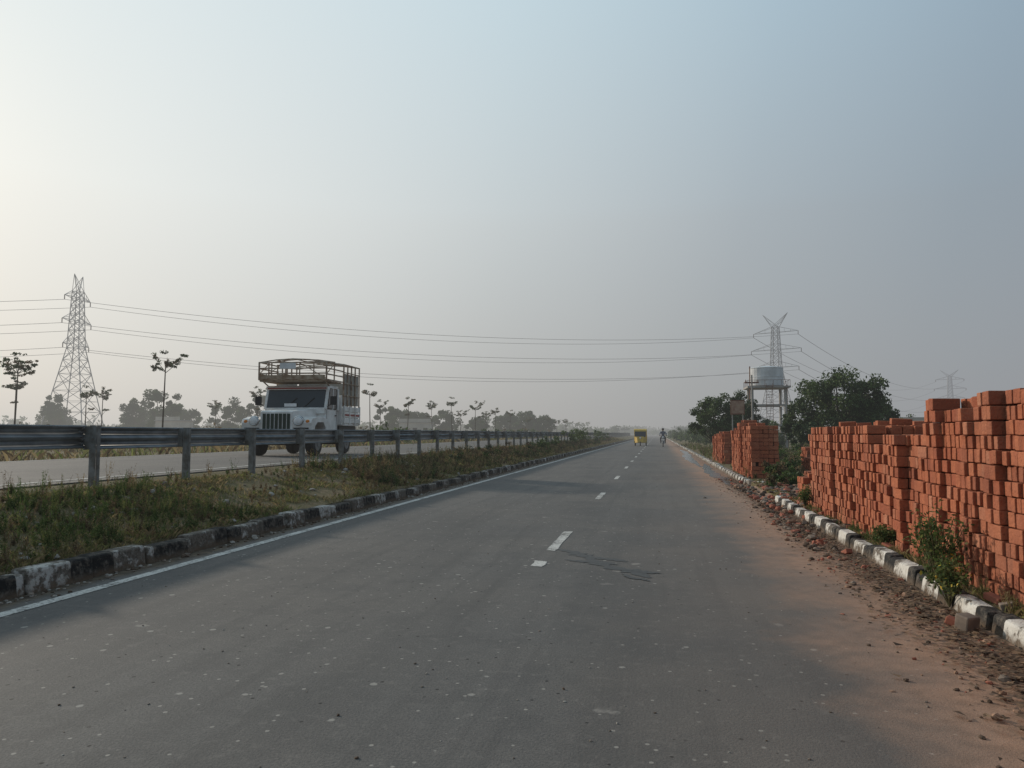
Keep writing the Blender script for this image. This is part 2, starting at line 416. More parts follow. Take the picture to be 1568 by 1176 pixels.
def brick_pile(name, blocks, seed, zb=.10):
    r = random.Random(seed); mb = MB(); BH = .108
    def brick(x0, x1, y0, y1, z0, z1, j=.010, a=.045):
        c = ((x0+x1)/2+r.uniform(-j, j), (y0+y1)/2+r.uniform(-j, j)*.6, (z0+z1)/2+r.uniform(-.004, .002))
        rot = Matrix.Rotation(r.uniform(-a, a), 3, 'Z') @ Matrix.Rotation(r.uniform(-a, a)*.8, 3, 'X') @ Matrix.Rotation(r.uniform(-a, a)*.5, 3, 'Y')
        mb.rbox(c, ((x1-x0), (y1-y0)*r.uniform(.94, 1.0), (z1-z0)*r.uniform(.95, 1.01)), rot, 0)
    for (x0, x1, y0, y1, nc) in blocks:
        top = zb+nc*BH
        mb.box(x0+.07, x1-.02, y0+.05, y1-.05, zb-.05, top-.14, 1)
        ny = max(1, round((y1-y0)/.232)); cw = (y1-y0)/ny
        for i in range(ny):
            ya = y0+i*cw; cj = r.uniform(-.03, .03); lean = r.uniform(-.05, .04); drift = r.uniform(-.03, .03); wob = r.uniform(0, 6.28)
            for k in range(nc):
                if k == nc-1 and r.random() < .2: continue
                z0 = zb+k*BH+r.uniform(-.003, .003); l = lean*k/nc+.008*math.sin(wob+k*.8); xo = x0+cj+l+r.uniform(-.012, .012); z1 = z0+BH-.004
                u = r.random(); off = r.uniform(-.010, .010)+drift*k/nc
                if u < .38:
                    h = cw/2
                    for q in range(2): brick(xo+r.uniform(-.014, .018), xo+.22, ya+off+q*h+.003, ya+off+(q+1)*h-.003, z0, z1)
                elif u < .92:
                    h = cw/3
                    for q in range(3): brick(xo+r.uniform(-.014, .018), xo+.22, ya+off+q*h+.002, ya+off+(q+1)*h-.002, z0, z1)
                else: brick(xo, xo+.1, ya+off+.004, ya+off+cw-.005, z0, z1)
        nx = max(1, round((x1-x0-.2)/.232)); cx = (x1-x0-.2)/nx
        for i in range(nx):
            xa = x0+.2+i*cx; cj = r.uniform(-.03, .03)
            for k in range(nc):
                z0 = zb+k*BH; z1 = z0+BH-.006; yo = y0+cj+r.uniform(-.015, .015)
                if r.random() < .6:
                    for q in range(2): brick(xa+q*cx/2+.004, xa+(q+1)*cx/2-.004, yo, yo+.2, z0, z1)
                else: brick(xa+.004, xa+cx-.005, yo, yo+.1, z0, z1)
        nx = int((x1-x0-.2)/.235)
        for i in range(nx):
            for j in range(int((y1-y0-.1)/.115)):
                if r.random() < .06: continue
                zz = top-.10; brick(x0+.2+i*.235, x0+.2+i*.235+.225, y0+.05+j*.115, y0+.05+j*.115+.108, zz, top+r.uniform(-.012, .008)-.003, .006, .025)
        for _ in range(int((y1-y0)*3)):
            xx = r.uniform(x0+.02, x1-.3); y_ = r.uniform(y0+.1, y1-.2)
            brick(xx, xx+.225, y_, y_+.108, top+.002, top+.075, .01, .1)
    return mb.obj(name, [mBrick, mCore], bevel=.007)
brick_pile('brick_stack', [(2.42, 4.8, 1.6, 5.3, 14), (2.44, 4.8, 5.31, 6.2, 14), (2.41, 4.8, 6.21, 6.85, 13), (2.43, 4.8, 6.86, 7.4, 14), (2.41, 4.8, 7.41, 8.4, 11), (2.43, 4.8, 8.41, 9.3, 11), (2.44, 4.6, 9.31, 10.6, 12), (2.41, 4.6, 10.61, 11.7, 12), (2.44, 4.6, 11.71, 13.1, 12), (2.46, 3.5, 13.11, 14.3, 4)], 21)
brick_pile('brick_stack', [(2.42, 3.15, 20.9, 22.6, 13), (2.40, 2.95, 22.65, 24.0, 14), (2.42, 2.9, 24.05, 26.0, 12)], 22)
brick_pile('brick_stack', [(2.5, 3.05, 30.5, 33.5, 11), (2.5, 3.0, 33.6, 36, 10)], 23)
brick_pile('brick_stack', [(4.0, 5.2, 21.0, 22.5, 5), (3.4, 4.3, 18.6, 19.6, 2), (4.6, 6.2, 25, 26.2, 7)], 24)
mb = MB(); mb.rbox((1.98, 5.5, .055), (.11, .10, .11), Matrix.Rotation(.5, 3, 'Z') @ Matrix.Rotation(.15, 3, 'X'))
mb.obj('broken_brick', [mStone], bevel=.01)
mb = MB(); rr = random.Random(9)
for _ in range(34):
    yb = rr.choice([rr.uniform(5.5, 14), rr.gauss(14.8, 1.2)]); xb = rr.choice([rr.uniform(2.29, 2.36), rr.uniform(1.85, 2.08), rr.uniform(1.9, 3.0) if yb > 15 else 2.33])
    zb_ = .13 if xb > 2.25 else .03
    mb.rbox((xb, yb, zb_), (.07, rr.uniform(.05, .14), .05), Matrix.Rotation(rr.uniform(0, 3), 3, 'Z') @ Matrix.Rotation(rr.uniform(-.4, .4), 3, 'X'), rr.randrange(2))
mb.obj('broken_bricks', [mBrk, mStone], bevel=.008)

# ---------------------------------------------------------------- vegetation
mGrass = mat('grass_green', (.115, .15, .042), (.19, .18, .07), 1.2, .8, island=.45, leaf=.4)
mDry = mat('grass_dry', (.30, .235, .12), (.20, .145, .075), 1.5, .85, island=.45, leaf=.35)
mLeaf = mat('leaves', (.075, .11, .034), (.045, .07, .024), .8, .7, island=.5, leaf=.3)
mLeafD = mat('leaves_deep', (.05, .075, .028), (.03, .048, .018), .8, .7, island=.5, leaf=.22)
mWeed = mat('weed_brown', (.18, .125, .07), (.10, .075, .042), 2, .85, island=.5, leaf=.3)
mWeedG = mat('weed_green', (.08, .12, .034), (.052, .08, .024), 3, .8, island=.5, leaf=.4)
mYel = mat('yellow_flower', (.6, .42, .05), None, 5, .7)
mBark = mat('bark', (.13, .10, .075), (.07, .055, .04), 9, .95, bmp=.5)
mStem = mat('stem', (.10, .09, .04), None, 9, .9)

def patch(x, y): return np.sin(x*5.1+y*1.7)+np.sin(y*2.9-x*3.3)+np.sin(y*.9+x)
def grass(name, n, xr, yr, hr, k, wd, mats, power=1.5, sp=.05, thr=-.2):
    x = xr[0]+(xr[1]-xr[0])*rng.random(n); y = yr[0]+(yr[1]-yr[0])*rng.random(n)**power
    keep = (patch(x, y)+1.9*rng.random(n)) > thr
    x, y = x[keep], y[keep]; n = len(x)
    hh = (hr[0]+(hr[1]-hr[0])*rng.random(n)**1.8)
    x = np.repeat(x, k); y = np.repeat(y, k); hh = np.repeat(hh, k)*(.4+.8*rng.random(n*k)); N = n*k
    bx = x+rng.normal(0, sp, N); by = y+rng.normal(0, sp, N); bz = gz(bx)-.01
    a = rng.random(N)*6.28; lean = hh*(.1+.9*rng.random(N)); la = rng.random(N)*6.28
    ww = wd*(.5+.9*rng.random(N))
    V = np.zeros((N, 4, 3))
    V[:, 0] = np.stack([bx-np.cos(a)*ww, by-np.sin(a)*ww, bz], 1)
    V[:, 1] = np.stack([bx+np.cos(a)*ww, by+np.sin(a)*ww, bz], 1)
    mx, my, mz = bx+np.cos(la)*lean*.35, by+np.sin(la)*lean*.35, bz+hh*.6
    V[:, 2] = np.stack([mx+np.cos(a)*ww*.7, my+np.sin(a)*ww*.7, mz], 1)
    V[:, 3] = np.stack([bx+np.cos(la)*lean, by+np.sin(la)*lean, bz+hh*.9], 1)
    midx = np.where(rng.random(N) < .75, np.repeat(rng.integers(0, len(mats), n), k), rng.integers(0, len(mats), N))
    return npmesh(name, V, 4, mats, midx)
def herbs(name, n, xr, yr, hr, leafs, ls, mats, power=1.4, spread=.3, thr=.5):
    x = xr[0]+(xr[1]-xr[0])*rng.random(n); y = yr[0]+(yr[1]-yr[0])*rng.random(n)**power
    keep = (patch(x*.8+1, y*.8)+2*rng.random(n)) > thr
    x, y = x[keep], y[keep]; n = len(x); ns = 5
    hh = np.repeat(hr[0]+(hr[1]-hr[0])*rng.random(n)**1.6, ns)*(.5+.6*rng.random(n*ns))
    mi = np.repeat(rng.integers(0, len(mats), n), ns)
    x = np.repeat(x, ns); y = np.repeat(y, ns); la = rng.random(n*ns)*6.28; le = hh*spread*(.3+1.2*rng.random(n*ns))
    base = np.stack([x, y, gz(x)-.01], 1); top = base+np.stack([np.cos(la)*le, np.sin(la)*le, hh], 1)
    N = n*ns*leafs; t = (.12+.9*rng.random(N))[:, None]; B = np.repeat(base, leafs, 0); Tt = np.repeat(top, leafs, 0)
    c = B+(Tt-B)*t; u = rng.normal(0, 1, (N, 3)); u[:, 2] = np.abs(u[:, 2])*.7+.2; u /= np.linalg.norm(u, axis=1)[:, None]
    v = rng.normal(0, 1, (N, 3)); v -= u*np.sum(u*v, 1)[:, None]; v /= np.linalg.norm(v, axis=1)[:, None]
    s = ls*(.5+.9*rng.random(N))[:, None]*(1.3-.7*t)
    V1 = np.stack([c, c+u*s-v*s*.3, c+u*s*2.2, c+u*s+v*s*.3], 1)
    sw = .0022+ls*.05; side = np.stack([np.cos(la+1.57), np.sin(la+1.57), la*0], 1)*sw
    V2 = np.stack([base-side, base+side, top+side*.4, top-side*.4], 1)
    return npmesh(name, np.concatenate([V1, V2]), 4, mats, np.concatenate([np.repeat(mi, leafs), mi]))
grass('median_grass', 10000, (-7.4, -5.22), (3.5, 22), (.025, .085), 13, .0027, [mGrass, mDry, mGrass, mDry], 1.4, thr=.15)
grass('median_grass', 8500, (-7.5, -5.2), (18, 130), (.05, .15), 9, .006, [mGrass, mDry, mWeed, mDry], 1.8, sp=.12, thr=-.2)
grass('kerb_grass', 1800, (-5.4, -5.12), (3.5, 40), (.04, .12), 9, .003, [mGrass, mDry], 1.5, sp=.03, thr=.6)
herbs('median_weeds', 820, (-7.2, -5.3), (3.5, 9.5), (.10, .32), 24, .012, [mWeedG, mWeedG, mGrass, mWeedG, mWeed], 1.0, .35, .3)
herbs('median_weeds', 480, (-7.3, -5.3), (9, 17), (.05, .22), 18, .012, [mWeedG, mWeed, mDry, mWeed], 1.0, .35, 1.0)
herbs('median_weeds', 2000, (-7.4, -5.35), (15, 60), (.14, .46), 16, .020, [mWeed, mWeedG, mDry, mWeed, mLeafD], 1.3, .3, .5)
herbs('rail_weeds', 300, (-7.7, -7.25), (5, 30), (.10, .34), 16, .014, [mWeedG, mWeed, mDry], 1.2, .3, .5)
herbs('verge_weeds', 130, (2.29, 2.42), (4, 14), (.05, .2), 16, .010, [mWeedG, mDry, mGrass], 1.2, .4, .2)
grass('verge_grass', 900, (2.28, 2.42), (4, 20), (.03, .09), 9, .003, [mGrass, mDry], 1.2, sp=.03)
grass('verge_grass', 2200, (3.2, 9), (15, 60), (.08, .25), 9, .008, [mGrass, mDry, mWeed], 1.2, sp=.15)
herbs('verge_weeds', 600, (2.35, 4.0), (17.5, 80), (.12, .5), 16, .022, [mGrass, mWeedG, mWeed], 1.3, .35, .2)
grass('field_grass', 3000, (-40, -16.5), (15, 150), (.2, .6), 8, .03, [mGrass, mDry, mWeed], 1.2, sp=.3)

def leaves(C, n, rad, size, flat=1.):
    C = np.asarray(C); k = len(C); c = np.repeat(C, n, 0); r = np.repeat(np.asarray(rad), n)
    o = rng.normal(0, 1, (k*n, 3)); o /= (np.linalg.norm(o, axis=1)[:, None]+1e-6); o *= (rng.random(k*n)**.45)[:, None]
    o[:, 2] *= flat; c = c+o*r[:, None]
    u = rng.normal(0, 1, (k*n, 3)); u /= np.linalg.norm(u, axis=1)[:, None]
    v = rng.normal(0, 1, (k*n, 3)); v -= u*np.sum(u*v, 1)[:, None]; v /= np.linalg.norm(v, axis=1)[:, None]
    s = size*(.6+.8*rng.random(k*n))[:, None]
    return np.stack([c-u*s, c-v*s*.5, c+u*s, c+v*s*.5], 1)
def tree(name, loc, hgt, cr, seed, clumps=34, nl=110, ls=.11, trunk=.16, low=.32, mats=None, zs=.8):
    r = random.Random(seed); x, y = loc; z = float(gz(x)); e = empty(name, (x, y, z))
    mb = MB(); fork = hgt*low
    p = Vector((0, 0, 0)); q = Vector((r.uniform(-.2, .2), r.uniform(-.2, .2), fork))
    mb.cyl(p, q, trunk, trunk*.75, 8, 0)
    cc = Vector((q.x, q.y, (hgt+fork*.8)/2)); hz_ = (hgt-fork*.8)/2
    C = []; rad = []
    for i in range(clumps):
        while True:
            d = Vector((r.uniform(-1, 1), r.uniform(-1, 1), r.uniform(-1, 1)))
            if .25 < d.length < 1: break
        d = d*(.78/max(d.length, .78)) if d.length > .78 else d
        k = r.uniform(.78, 1.2)
        c = cc+Vector((d.x*cr*k, d.y*cr*k, d.z*hz_*k)); C.append(tuple(c)); rad.append(cr*r.uniform(.13, .34))
        if i % 2 == 0:
            mid = q.lerp(c, .5)+Vector((0, 0, -.06*hgt*r.random()))
            mb.cyl(q-Vector((0, 0, .1)), mid, trunk*.42, trunk*.22, 6, 0); mb.cyl(mid, c, trunk*.22, trunk*.06, 5, 0)
    mb.obj('trunk_and_limbs', [mBark], e)
    V = leaves(C, nl, rad, ls, zs)
    lm = mats or [mLeaf, mLeafD]
    npmesh('crown', V, 4, lm, np.repeat(rng.integers(0, len(lm), len(C)), nl), e)
    return e
tree('broadleaf_tree', (10.9, 48), 5.2, 2.7, 3, 80, 150, .10, .17, .2)
tree('broadleaf_tree', (13.2, 50), 3.7, 1.6, 31, 44, 120, .10, .1, .12)
tree('broadleaf_tree', (8.9, 49), 3.4, 1.3, 32, 34, 120, .10, .1, .12)
tree('broadleaf_tree', (3.9, 53), 3.8, 1.7, 4, 56, 150, .085, .12, .15, [mLeafD, mLeaf, mLeaf])
tree('broadleaf_tree', (5.4, 55), 4.2, 1.6, 5, 50, 140, .085, .12, .15, [mLeafD, mLeaf])
tree('broadleaf_tree', (8.0, 44), 2.0, 1.0, 6, 26, 110, .08, .06, .1, [mLeafD])
tree('broadleaf_tree', (6.8, 58), 3.2, 1.4, 7, 34, 110, .09, .08, .12, [mLeafD, mLeaf])
tree('broadleaf_tree', (16.5, 60), 3.0, 1.5, 8, 30, 110, .09, .08, .12, [mLeafD, mLeaf])
for i, (x, y, hh, cr) in enumerate([(27, 88, 3.2, 1.6), (33, 95, 2.9, 1.8), (38, 102, 3.4, 2), (44, 96, 3.0, 2.0), (24, 84, 2.6, 1.5), (50, 104, 3.1, 2.2)]): tree('broadleaf_tree', (x, y), hh, cr, 61+i, 26, 80, .12, .08, .1)
for i, (x, y, hh, cr) in enumerate([(-118, 130, 9.8, 3.2), (-90.5, 125, 10.6, 3.8), (-102, 133, 8.0, 3.3), (-84, 137, 8.0, 3.8), (-76, 136, 9.2, 3.8), (-70, 140, 7.8, 3.6), (-64, 146, 6.6, 3.2), (-55.5, 152, 7.2, 3.5), (-51.5, 155, 6.6, 3.2), (-47, 164, 6.2, 3.8), (-31.6, 177, 6.6, 4.4), (-36, 181, 6.0, 3.8), (-27, 175, 5.4, 3.3), (-127, 140, 6.5, 4.2), (-108, 145, 6, 4), (-96, 140, 6.5, 4), (-41, 170, 5.2, 3.2)]):
    tree('broadleaf_tree', (x, y), hh, cr, 40+i, 36, 120, .26, .25, .16, [mLeafD, mLeafD, mLeaf])

def flat_tree(loc, hgt, seed, kb=1.):
    r = random.Random(seed); x, y = loc; z = float(gz(x)); e = empty('young_roadside_tree', (x, y, z)); mb = MB()
    H = hgt-z; big = r.uniform(.65, 1.15)*kb
    bend = Vector((r.uniform(-.25, .25), r.uniform(-.2, .2), 0))
    q = Vector((0, 0, H*.5))+bend; mb.cyl((0, 0, 0), q, .06, .045, 7); tp = Vector((bend.x*1.4, bend.y*1.3, H*.84)); mb.cyl(q, tp, .045, .03, 6)
    C = []; rad = []
    nb = r.randint(4, 7)+(2 if kb > 1 else 0)
    for i in range(nb):
        a = i*6.28/nb+r.uniform(-.5, .5); L = r.uniform(.5, 1.25)*big; s = q.lerp(tp, r.uniform(.75, 1))
        rise = min(H-.05-s.z, L*r.uniform(.35, .9))
        t = s+Vector((math.cos(a)*L, math.sin(a)*L, rise)); mid = s.lerp(t, .5)+Vector((0, 0, -.05))
        mb.cyl(s, mid, .024, .016, 5); mb.cyl(mid, t, .016, .008, 5)
        for k in range(8):
            p = mid.lerp(t, r.uniform(.0, 1.2)); C.append((p.x+r.uniform(-.2, .2), p.y+r.uniform(-.2, .2), p.z+r.uniform(-.10, .05))); rad.append(r.uniform(.10, .22))
    for _ in range(3): C.append((tp.x+r.uniform(-.3, .3), tp.y+r.uniform(-.3, .3), H-r.uniform(.05, .3))); rad.append(.2)
    if r.random() < .6:
        a = r.uniform(0, 6.28); s = q; t = s+Vector((math.cos(a)*.7, math.sin(a)*.7, .55)); mb.cyl(s, t, .022, .01, 5)
        for _ in range(5): C.append(tuple(t+Vector((r.uniform(-.25, .25), r.uniform(-.25, .25), r.uniform(-.06, .06))))); rad.append(.16)
    mb.obj('trunk_and_branches', [mBark], e)
    V = leaves(C, 22, rad, .065, .5); npmesh('crown', V, 4, [mLeafD, mLeaf, mWeed], np.repeat(rng.integers(0, 3, len(C)), 22), e)
for i, (x, y, hh) in enumerate([(-37.8, 38.5, 6.15), (-50.4, 51.4, 6.2), (-52.3, 61.2, 5.8), (-54.5, 65.9, 6.0), (-30.4, 42, 6.5), (-54.8, 86.2, 5.6), (-41.7, 73.4, 6.4), (-28.1, 71, 6.3), (-32.5, 85.4, 5.4), (-27.8, 81.2, 5.5), (-29.3, 96.2, 5.7), (-25.4, 91.8, 5.9), (-30.8, 116, 5.0), (-23.8, 97.3, 5.6), (-28.9, 126.8, 5.1), (-25.4, 117, 5.4), (-25.2, 127.5, 5.4), (-21.2, 159, 4.2), (-22, 150, 4.6), (-20.5, 172, 4.6), (-24, 140, 4.4)]):
    flat_tree((x, y), hh, 80+i, 1.5 if i == 0 else (1.25 if i == 4 else 1.))

def shrubs(name, items, ls, nl, mats, zs=.8):
    C = []; rad = []
    for (x, y, h, r0) in items:
        z = float(gz(x))
        for _ in range(9):
            C.append((x+R.uniform(-r0, r0), y+R.uniform(-r0, r0), z+h*R.uniform(.1, .85))); rad.append(r0*R.uniform(.3, .6))
    V = leaves(C, nl, rad, ls, zs); return npmesh(name, V, 4, mats, np.repeat(rng.integers(0, len(mats), len(C)), nl))
shrubs('median_shrubs', [(R.uniform(-6.9, -5.7), 24+i*1.3+R.uniform(-.6, .6), R.uniform(.2, .6), R.uniform(.2, .45)) for i in range(64)], .035, 40, [mWeed, mWeedG, mLeafD, mWeed])
shrubs('median_shrubs', [(R.uniform(-6.8, -6), y, h, .5) for y, h in ((56, 1.2), (58.5, 1.5), (60, 1.1), (63, 1.4), (67, 1.6), (70, 1.2), (76, 1.4), (84, 1.5), (90, 1.2), (46, .8), (40, .75))], .06, 50, [mWeedG, mLeaf])
shrubs('field_shrubs', [(-17-R.random()**1.5*60, R.uniform(40, 170), R.uniform(.6, 2.0), R.uniform(.6, 1.6)) for i in range(130)], .14, 30, [mWeedG, mLeaf, mWeed, mLeafD])
shrubs('field_shrubs', [(-60-R.random()*90, R.uniform(120, 200), R.uniform(1.5, 3.5), R.uniform(1.5, 3)) for i in range(70)], .3, 30, [mLeaf, mLeafD])
shrubs('roadside_shrubs', [(R.uniform(3.5, 9), R.uniform(24, 42), R.uniform(.3, 1.1), R.uniform(.3, .6)) for i in range(34)]+[(2.9, 20.2, .5, .25), (3.3, 20.3, .6, .3), (2.6, 17.5, .35, .2), (2.9, 18.4, .4, .3)], .045, 40, [mLeaf, mWeedG, mWeed])
shrubs('roadside_shrubs', [(R.uniform(3, 14), R.uniform(60, 200), R.uniform(.8, 2.6), R.uniform(.8, 1.8)) for i in range(70)]+[(R.uniform(18, 60), R.uniform(85, 130), R.uniform(1, 2.2), R.uniform(1, 1.8)) for i in range(40)], .16, 30, [mLeaf, mWeedG, mLeafD])
items = []
for i in range(560):
    a = math.radians(R.uniform(-62, 40)); dist = R.uniform(300, 560)
    x, y = math.sin(a)*dist, math.cos(a)*dist
    if abs(x+1) < 14 and y < 420: continue
    f = .6 if a > math.radians(-6) else 1
    items.append((x, y, R.uniform(3, 8)*f, R.uniform(3.5, 7)))
shrubs('distant_trees', items, .8, 14, [mLeafD, mLeaf], .6)
items = [(R.uniform(-30, 30), R.uniform(560, 620), R.uniform(4, 7), 6) for i in range(40)]
shrubs('distant_trees', items, .9, 12, [mLeafD, mLeaf], .6)

def weed(name, x, y, z, h, rad, seed, flowers=0):
    r = random.Random(seed); e = empty(name, (x, y, z)); mb = MB(); C = []; rd = []
    for i in range(18):
        a = r.uniform(0, 6.28); L = rad*r.uniform(.2, 1.1); hh = h*r.uniform(.4, 1)
        t = Vector((math.cos(a)*L*.6, math.sin(a)*L, hh)); m_ = t*.5+Vector((0, 0, .05)); mb.cyl((0, 0, 0), m_, .005, .004, 5); mb.cyl(m_, t, .004, .002, 5)
        for k in range(6):
            p = m_.lerp(t, k/5); C.append((p.x+r.uniform(-.04, .04), p.y+r.uniform(-.04, .04), p.z)); rd.append(.05)
    mb.obj('stems', [mStem], e)
    V = leaves(C, 8, rd, .016); idx = np.where(rng.random(len(V)) < .35, 2, 0)
    if flowers: idx[rng.random(len(V)) < .05] = 1
    npmesh('leaves', V, 4, [mWeedG, mYel, mGrass], idx, e)
weed('roadside_weed', 2.16, 6.55, .08, .66, .30, 5)
weed('roadside_weed', 2.20, 6.85, .10, .5, .22, 15)
weed('roadside_weed', 2.10, 6.15, .02, .36, .22, 6, 1)
weed('roadside_weed', 2.34, 8.6, .1, .22, .22, 7)
weed('roadside_weed', 2.33, 12.9, .1, .35, .2, 9)

# ---------------------------------------------------------------- guardrail
mGal = mat('galvanised_steel', (.25, .275, .295), (.15, .17, .185), 4, .5, metal=.35, spec=.4)
mGalP = mat('galvanised_post', (.24, .245, .24), (.12, .11, .095), 9, .65, metal=.2)
e = empty('guardrail', (0, 0, 0)); mb = MB()
prof = [(-.0, 0), (.005, .02), (-.07, .055), (-.075, .10), (-.0, .145), (0, .165), (-.075, .21), (-.07, .255), (.005, .29), (0, .31)]
Y0 = .87; ysr = [Y0-4+i*4 for i in range(55)]
for a, b in zip(ysr[:-1], ysr[1:]):
    dz = R.uniform(-.012, .012)
    for (p, q) in zip(prof[:-1], prof[1:]):
        xx = -7.56; zz = 1.085+dz
        mb.add([(xx+p[0], a-.05, zz+p[1]), (xx+p[0], b, zz+p[1]), (xx+q[0], b, zz+q[1]), (xx+q[0], a-.05, zz+q[1])], [(0, 1, 2, 3)])
ob = mb.obj('w_beam', [mGal], e, True)
so_ = ob.modifiers.new('s', 'SOLIDIFY'); so_.thickness = .005
mb = MB(); y = Y0-2
while y < 210:
    x = -7.42; zt = 1.40+R.uniform(-.015, .012); tl = R.uniform(-.012, .012)
    mb.box(x-.05, x+.05, y-.035+tl, y-.028+tl, .3, zt)
    mb.box(x+.044, x+.05, y-.028, y+.04, .3, zt)
    mb.box(x-.05, x-.044, y-.028, y+.04, .3, zt)
    mb.box(x-.135, x-.055, y-.035, y+.035, 1.09, zt-.01)
    mb.cyl((x, y-.036+tl, 1.24), (x, y-.05+tl, 1.24), .014, None, 6)
    y += 2
mb.obj('posts', [mGalP], e)

# ---------------------------------------------------------------- pylons and wires
mSteel = mat('pylon_steel', (.26, .27, .28), None, 3, .6, metal=.2)
mWire = mat('wire', (.10, .10, .105), None, 3, .6)
mIns = mat('insulator', (.12, .08, .06), None, 3, .4)
def pylon(loc, armdir, alen, horn, Hh=34.5, lv=(29.5, 24.6, 19.6), bw=4.6, mr=1., zs=1.):
    x, y = loc; e = empty('power_pylon', (x, y, .2), 0, (1, 1, zs)); mb = MB()
    ad = Vector((*armdir, 0)).normalized(); bd = Vector((-ad.y, ad.x, 0))
    def hw(z): return np.interp(z, [0, 19, 30, 34.5], [bw, 1.25, .85, .6])
    lev = [0, 5.5, 10, 13.5, 16.5, 19, 21, 22.8, 24.6, 26.3, 28, 29.5, 31]
    def cor(z): h_ = float(hw(z)); return [(ad*a+bd*b)*h_+Vector((0, 0, z)) for a, b in ((-1, -1), (1, -1), (1, 1), (-1, 1))]
    for a, b in zip(lev[:-1], lev[1:]):
        A, B = cor(a), cor(b)
        for i in range(4):
            j = (i+1) % 4; mb.cyl(A[i], B[i], .11*mr, None, 4); mb.cyl(A[i], B[j], .06*mr, None, 4); mb.cyl(A[j], B[i], .06*mr, None, 4)
            mb.cyl(B[i], B[j], .05*mr, None, 4)
            if a < 16:
                m1 = (A[i]+B[i])*.5; m2 = (A[j]+B[j])*.5; cx = (m1+m2)*.5; mb.cyl(m1, cx, .04*mr, None, 4); mb.cyl(m2, cx, .04*mr, None, 4)
    T_ = cor(31)
    for s in (-1, 1):
        tip = ad*s*horn+Vector((0, 0, Hh))
        for t in T_: mb.cyl(t, tip, .06*mr, None, 4)
        mid = ad*s*horn*.5+Vector((0, 0, 32.3)); mb.cyl(mid, tip, .05*mr, None, 4); mb.cyl(mid, T_[0], .05*mr, None, 4); mb.cyl(mid, T_[2], .05*mr, None, 4)
    ends = []
    for z in lv:
        for s in (-1, 1):
            L = alen*(1 if z != lv[1] else 1.12); tip = ad*s*L+Vector((0, 0, z))
            lo, up = cor(z), cor(z+1.6)
            k = (1, 2) if s > 0 else (0, 3)
            for c in (lo[k[0]], lo[k[1]], up[k[0]], up[k[1]]): mb.cyl(c, tip, .06*mr, None, 4)
            for f in (.35, .65):
                mb.cyl(lo[k[0]].lerp(tip, f), up[k[0]].lerp(tip, f), .04*mr, None, 4); mb.cyl(lo[k[0]].lerp(tip, f), lo[k[1]].lerp(tip, f), .04*mr, None, 4)
            mb.cyl(tip, tip-Vector((0, 0, 1.0)), .1*mr, None, 6, 1)
            t2 = tip-Vector((0, 0, 1.0)); ends.append(Vector((x, y, .2))+Vector((t2.x, t2.y, t2.z*zs)))
    mb.obj('lattice', [mSteel, mIns], e)
    return ends
E1 = pylon((-120, 137), (-.20, .98), 4.8, 1.6, Hh=34.5)
E2 = pylon((33, 221), (.85, -.5), 6.4, 3.6, Hh=34.8)
E3 = pylon((152, 433), (.9, -.4), 6.5, 4.2, Hh=34.5, mr=2.2)
mb = MB()
def wire(a, b, sag, r=.05, n=36):
    pts = [a.lerp(b, i/n)-Vector((0, 0, 4*sag*(i/n)*(1-i/n))) for i in range(n+1)]
    for p, q in zip(pts[:-1], pts[1:]): mb.cyl(p, q, r, None, 4, 0, False)
for i in range(3):
    for s in (0, 1):
        a = E1[2*i+s]; b = E2[2*i+1-s]; c = E3[2*i+1-s]
        wire(a, b, 4.4); wire(b, c, 9, .06); wire(a, a+Vector((-153, -83, 0)), 4.4)
mb.obj('power_lines', [mWire])

# ---------------------------------------------------------------- water tank, pole, board, buildings
mTank = mat('tank_white', (.62, .64, .65), (.46, .47, .47), 1.5, .6)
mConc = mat('concrete', (.36, .34, .31), (.26, .24, .22), 2, .9)
mRust = mat('rusty_steel', (.20, .085, .05), (.12, .06, .04), 4, .8)
e = empty('water_tower', (9.3, 68, .1)); mb = MB()
mb.lathe((0, 0, 0), (0, 0, 1), [(1.35, 5.25), (1.42, 5.3), (1.42, 6.0), (1.45, 6.03), (1.42, 6.06), (1.42, 6.75), (1.45, 6.8), (1.38, 6.85), (.4, 7.0)], 28, 0)
mb.box(-1.75, 1.75, -1.75, 1.75, 5.05, 5.2, 1)
for sx in (-1, 1):
    for sy in (-1, 1): mb.cyl((sx*1.35, sy*1.35, 0), (sx*1.35, sy*1.35, 5.05), .12, None, 8, 1)
for z in (1.8, 3.5):
    for s in (-1, 1): mb.box(-1.35, 1.35, s*1.35-.07, s*1.35+.07, z, z+.16, 1); mb.box(s*1.35-.06, s*1.35+.06, -1.28, 1.28, z+.01, z+.15, 1)
for s in (-1, 1):
    for k in range(6): t = -1.7+k*.68; mb.cyl((t, s*1.7, 5.2), (t, s*1.7, 5.7), .015, None, 5, 2); mb.cyl((s*1.7, t, 5.2), (s*1.7, t, 5.7), .015, None, 5, 2)
    mb.cyl((-1.7, s*1.7, 5.7), (1.7, s*1.7, 5.7), .017, None, 5, 2); mb.cyl((s*1.7, -1.7, 5.7), (s*1.7, 1.7, 5.7), .017, None, 5, 2)
mb.cyl((-1.6, -1.5, 0), (-1.5, -1.3, 6.9), .05, None, 6, 2); mb.cyl((1.5, -1.2, 0), (1.5, -1.2, 5.3), .05, None, 6, 2)
for k in range(22): mb.box(-.25, .25, -1.85, -1.82, .3+k*.23, .33+k*.23, 2)
mb.box(-.28, -.25, -1.86, -1.82, 0, 5.4, 2); mb.box(.25, .28, -1.86, -1.82, 0, 5.4, 2)
mb.obj('tank_and_frame', [mTank, mConc, mRust], e, False)
